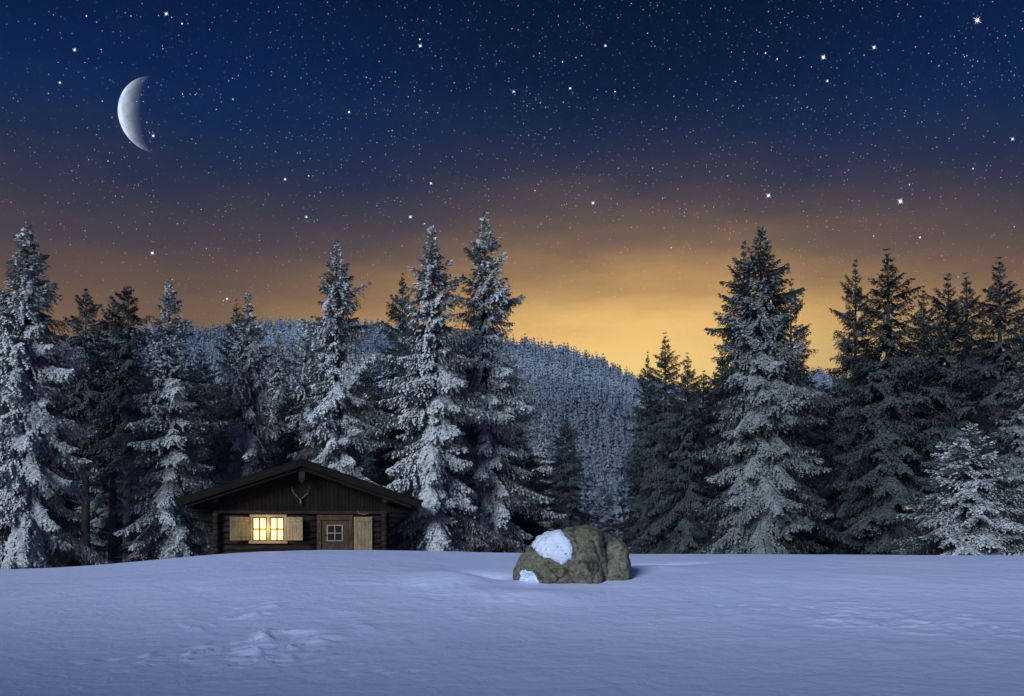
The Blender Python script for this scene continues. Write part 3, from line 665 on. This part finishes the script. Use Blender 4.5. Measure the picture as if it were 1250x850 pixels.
# ------------------------------------------------------------------ boulders
def boulder(name, pts, depth, dist, seed, amp, label, thick=1.0):
    """pts: outline (photo px) -> real-size hull with a rounded front and back"""
    P = []; zc = sum(vz(v, dist) for p, v in pts)/len(pts); xc = sum(px(p, dist) for p, v in pts)/len(pts)
    g_ = random.Random(seed)
    for (p, v) in pts:
        x, z_ = px(p, dist), vz(v, dist)
        P.append((x, 0, z_))
        for f, k_ in ((.80, -.62), (.50, -.95), (.78, .7), (.40, 1.0)):
            P.append((xc+(x-xc)*f+g_.uniform(-.04, .04), k_*depth*thick*g_.uniform(.85, 1.1), zc+(z_-zc)*(f+.08)+g_.uniform(-.03, .03)))
    bm = bmesh.new()
    for p in P: bm.verts.new((p[0]-xc, p[1], p[2]))
    bmesh.ops.convex_hull(bm, input=bm.verts[:])
    for v in [v for v in bm.verts if not v.link_faces]: bm.verts.remove(v)
    bmesh.ops.triangulate(bm, faces=bm.faces[:])
    for it in range(5):
        long_ = [e for e in bm.edges if e.calc_length() > (.30, .18, .10, .06, .036)[it]]
        if long_: bmesh.ops.subdivide_edges(bm, edges=long_, cuts=1)
        bmesh.ops.triangulate(bm, faces=[f for f in bm.faces if len(f.verts) > 3])
        if it in (1, 2, 3): bmesh.ops.smooth_vert(bm, verts=bm.verts[:], factor=.35, use_axis_x=True, use_axis_y=True, use_axis_z=True)
    bm.normal_update()
    for v in bm.verts:
        q = v.co*1.0+Vector((seed, 0, 0))
        d = amp*(noise.fractal(q*1.7, .9, 2.1, 5)*.8) - amp*.55*max(0, 1-abs(noise.noise(q*2.1+Vector((9, 3, 1))))*9) + amp*.22*noise.fractal(q*7, .9, 2.0, 4)
        v.co += v.normal*d
    return bm, xc
def to_obj(bm, name, m, parent=None, loc=(0, 0, 0)):
    me = bpy.data.meshes.new(name); bmesh.ops.recalc_face_normals(bm, faces=bm.faces[:]); bm.to_mesh(me); me.materials.append(m)
    for p in me.polygons: p.use_smooth = True
    o = link_mesh(name, me, None, parent); o.location = loc; return o
DB = 20.6
bm, xc = boulder('boulder', [(626, 722), (627, 696), (634, 679), (645, 664), (662, 652), (684, 647), (703, 643), (722, 641), (736, 647), (741, 662), (746, 700), (744, 722), (690, 724)], .62, DB, 3, .075, '')
# hollow at the left foot and a crack on the right face
cxh, czh = px(644, DB)-xc, vz(706, DB)
for v in bm.verts:
    if v.co.y < .1:
        d = math.exp(-((v.co.x-cxh)/.19)**2-((v.co.z-czh)/.17)**2); v.co.y += .34*d
        u_ = (v.co.x-(px(727, DB)-xc))-(vz(672, DB)-v.co.z)*.35; v.co.y += .07*math.exp(-(u_/.035)**2)*(1 if v.co.z < vz(660, DB) else 0)
bm.normal_update()
be = empty('boulder', (xc, DB, 0)); tag(be, 'big mossy granite boulder with a slab of snow on its left shoulder', 'boulder')
to_obj(bm, 'rock', m_rock, be)
def inside(poly, x, z_):
    c_ = False; n_ = len(poly)
    for i in range(n_):
        (x1, z1), (x2, z2) = poly[i], poly[(i+1) % n_]
        if (z1 > z_) != (z2 > z_) and x < (x2-x1)*(z_-z1)/(z2-z1)+x1: c_ = not c_
    return c_
def edge_d(poly, x, z_):
    best = 9; n_ = len(poly)
    for i in range(n_):
        a = Vector(poly[i]); b_ = Vector(poly[(i+1) % n_]); p = Vector((x, z_)); t_ = max(0, min(1, (p-a).dot(b_-a)/(b_-a).length_squared)); best = min(best, (a+(b_-a)*t_-p).length)
    return best
def snow_patch(name, poly_px, th):
    poly = [(px(p, DB-.35)-xc, vz(v, DB-.35)) for p, v in poly_px]
    b2 = bm.copy(); b2.verts.ensure_lookup_table()
    n0 = {v.index: v.normal.copy() for v in b2.verts}
    def ins(v): return inside(poly, v.co.x+.03*noise.noise(v.co*9), v.co.z+.03*noise.noise(v.co*9+Vector((5, 5, 5))))
    keep = {v for v in b2.verts if v.co.y < .12 and v.normal.y < .35 and ins(v)}
    bmesh.ops.delete(b2, geom=[f for f in b2.faces if not all(v in keep for v in f.verts)], context='FACES')
    bmesh.ops.delete(b2, geom=[v for v in b2.verts if not v.link_faces], context='VERTS')
    for _ in range(2): bmesh.ops.smooth_vert(b2, verts=b2.verts[:], factor=.4, use_axis_x=True, use_axis_y=True, use_axis_z=True)
    b2.normal_update()
    base = [(v, v.co.copy(), v.normal.copy()) for v in b2.verts]
    for v, c0, n_ in base:
        d = edge_d(poly, c0.x, c0.z); h_ = th*(1-math.exp(-d/.05))+.012+.018*noise.fractal(Vector((c0.x*5, c0.y*5, c0.z*14)), .8, 2, 4)
        v.co = c0+n_*max(h_, .006)+Vector((0, 0, h_*.2))
    r = bmesh.ops.extrude_face_region(b2, geom=b2.faces[:]+b2.edges[:]+b2.verts[:])
    bmesh.ops.translate(b2, verts=[x for x in r['geom'] if isinstance(x, bmesh.types.BMVert)], vec=(0.01, .06, -.03))
    return to_obj(b2, name, m_snowp, be)
snow_patch('snow_patch', [(649, 668), (656, 657), (668, 651), (685, 647), (692, 657), (699, 668), (698, 681), (685, 690), (672, 682), (660, 680)], .07)
snow_patch('snow_patch', [(634, 712), (634, 699), (641, 694), (650, 696), (655, 704), (661, 712)], .05)
bm.free()
bm2, xc2 = boulder('boulder', [(736, 716), (734, 690), (736, 664), (741, 657), (756, 656), (764, 663), (769, 676), (772, 690), (772, 716)], .42, DB+.15, 8, .045, '')
b2o = to_obj(bm2, 'boulder', m_rock, None, (xc2, DB+.18, 0)); tag(b2o, 'smaller rounded boulder leaning against the right side of the big one', 'boulder')
bm2.free()

# ------------------------------------------------------------------ moon and brightest stars
def sky_pt(p, v, D): return Vector(((p-625)/FPX*D, D, EYE+(655-v)/FPX*D))
MD = 6000.0; mc = sky_pt(190.5, 141, MD); mr = 43.5/FPX*MD
m_moon, t, b = mat('moon_surface'); t.n.remove(b)
g_ = t.new('ShaderNodeNewGeometry'); co = t.new('ShaderNodeTexCoord').outputs['Object']
axis_v = (Vector((0, 0, EYE))-mc).normalized()                    # towards the clearing
right = Vector((1, 0, 0)); right = (right-axis_v*right.dot(axis_v)).normalized(); upm = axis_v.cross(right)*-1
if upm.z < 0: upm = -upm
Lm = (-right*math.cos(R(23)) - axis_v*math.sin(R(23))).normalized(); Lm = (Lm+upm*.10).normalized()
dt = t.vmath('DOT_PRODUCT', g_.outputs['True Normal'] if False else t.vmath('NORMALIZE', co), tuple(Lm))
ill = t.math('POWER', t.mapr(dt, 0.0, 0.62, 0, 1), 1.3)
nm = t.noise(t.scale(t.vmath('NORMALIZE', co), 1.0), 3.2, 6.0, .6, .4)
cm_ = t.mix(t.mapr(nm, .38, .62), (0.40, 0.48, 0.62, 1), (0.62, 0.70, 0.82, 1))
em = t.new('ShaderNodeEmission'); t.setin(em, 'Color', cm_); t.setin(em, 'Strength', t.mapr(dt, 0.2, 0.95, 0.7, 1.6))
tp = t.new('ShaderNodeBsdfTransparent'); mx = t.new('ShaderNodeMixShader'); t.setin(mx, 0, ill); t.l.new(tp.outputs[0], mx.inputs[1]); t.l.new(em.outputs[0], mx.inputs[2])
t.l.new(mx.outputs[0], t.n['Material Output'].inputs[0])
bm = bmesh.new(); bmesh.ops.create_icosphere(bm, subdivisions=6, radius=mr)
bmesh.ops.delete(bm, geom=[f for f in bm.faces if f.calc_center_median().normalized().dot(Lm) < .01 or f.calc_center_median().normalized().dot(axis_v) < -.02], context='FACES')
mo = to_obj(bm, 'moon', m_moon, None, mc); bm.free(); tag(mo, 'thin pale crescent moon high in the left sky', 'moon')
m_star, t, b = mat('star'); t.n.remove(b); em = t.new('ShaderNodeEmission'); t.setin(em, 'Color', (0.9, 0.95, 1, 1)); t.setin(em, 'Strength', 1.6); t.l.new(em.outputs[0], t.n['Material Output'].inputs[0])
star_me = MB(); 
for k in range(6):                                               # a ball with fine spikes
    pass
bm = bmesh.new(); bmesh.ops.create_icosphere(bm, subdivisions=2, radius=1.0)
for v in bm.verts: v.co *= .75
for k in range(8):                                               # fine rays
    a_ = k*math.pi/4+.2; ln_ = 2.6 if k % 2 else 1.9; d_ = Vector((math.cos(a_), 0, math.sin(a_))); n_ = Vector((-d_.z, 0, d_.x))*.16
    vs = [bm.verts.new(p) for p in (n_, -n_, Vector((0, .16, 0)), d_*ln_)]
    for f_ in ((0, 1, 3), (1, 2, 3), (2, 0, 3)): bm.faces.new([vs[i] for i in f_])
star_mesh = bpy.data.meshes.new('star'); bm.to_mesh(star_mesh); bm.free(); star_mesh.materials.append(m_star)
ST = [(1193,25,2.7,'brightest star, high in the upper right corner'),(1005,70,2.1,'bright star left of the pair high on the right'),(1067,58,1.7,'bright star right of the pair high on the right'),
      (938,239,2.0,'bright star above the huge right centre spruce'),(1099,246,2.3,'bright star above the black spruces on the right'),(203,17,1.7,'bright star near the top border above the moon'),
      (91,61,1.5,'bright star between the moon and the top left corner'),(73,101,1.2,'lone star left of the moon'),(186,309,1.6,'bright star low over the bare stemmed spruces on the left'),(187,166,1.4,'star just inside the lower horn of the moon'),
      (513,56,1.5,'bright star near the top border left of the middle'),(724,248,1.5,'bright star low right of the tallest spruce'),(501,265,1.5,'star close above the brightest frosted spruce'),(348,219,1.2,'star right below the moon over the cabin'),
      (374,265,1.2,'star over the tall grey spruce'),(277,365,1.2,'star just above the slender frosted spruce'),(1236,170,1.5,'star at the right border'),(627,112,1.3,'star high in the middle of the sky'),
      (739,56,1.2,'star near the top border right of the middle'),(526,224,1.2,'star above the gap between the two tallest middle spruces'),(1010,99,1.2,'faint star under the bright one high on the right'),
      (426,137,1.2,'star halfway between the moon and the middle'),(696,108,1.2,'star high right of the middle'),(1123,290,1.1,'star close above the right dark spruces')]
for (p, v, s_, lb) in ST:
    o = bpy.data.objects.new('star', star_mesh); col.objects.link(o); o.location = sky_pt(p, v, MD+500); s_ = s_/FPX*(MD+500); o.scale = (s_*.9,)*3
    tag(o, lb, 'star', 'brightest stars')

# ------------------------------------------------------------------ cold air between the clearing and the hill
m_haze = bpy.data.materials.new('haze'); m_haze.use_nodes = True; t = NT(m_haze.node_tree); t.n.clear()
hv = t.new('ShaderNodeVolumePrincipled'); t.setin(hv, 'Color', (0.20, 0.45, 0.90, 1)); t.setin(hv, 'Density', 0.0002); t.setin(hv, 'Anisotropy', 0.0)
ho = t.new('ShaderNodeOutputMaterial'); t.l.new(hv.outputs[0], ho.inputs['Volume'])
zmin = float(min(GZ.min(), -3)) - 1.0; hz = MB(); hz.box(-1010, 1110, -130, 950, zmin, float(max(HZmax, 0))+14)
tag(hz.build('haze', m_haze), 'thin cold haze in the air', 'haze', kind='stuff')
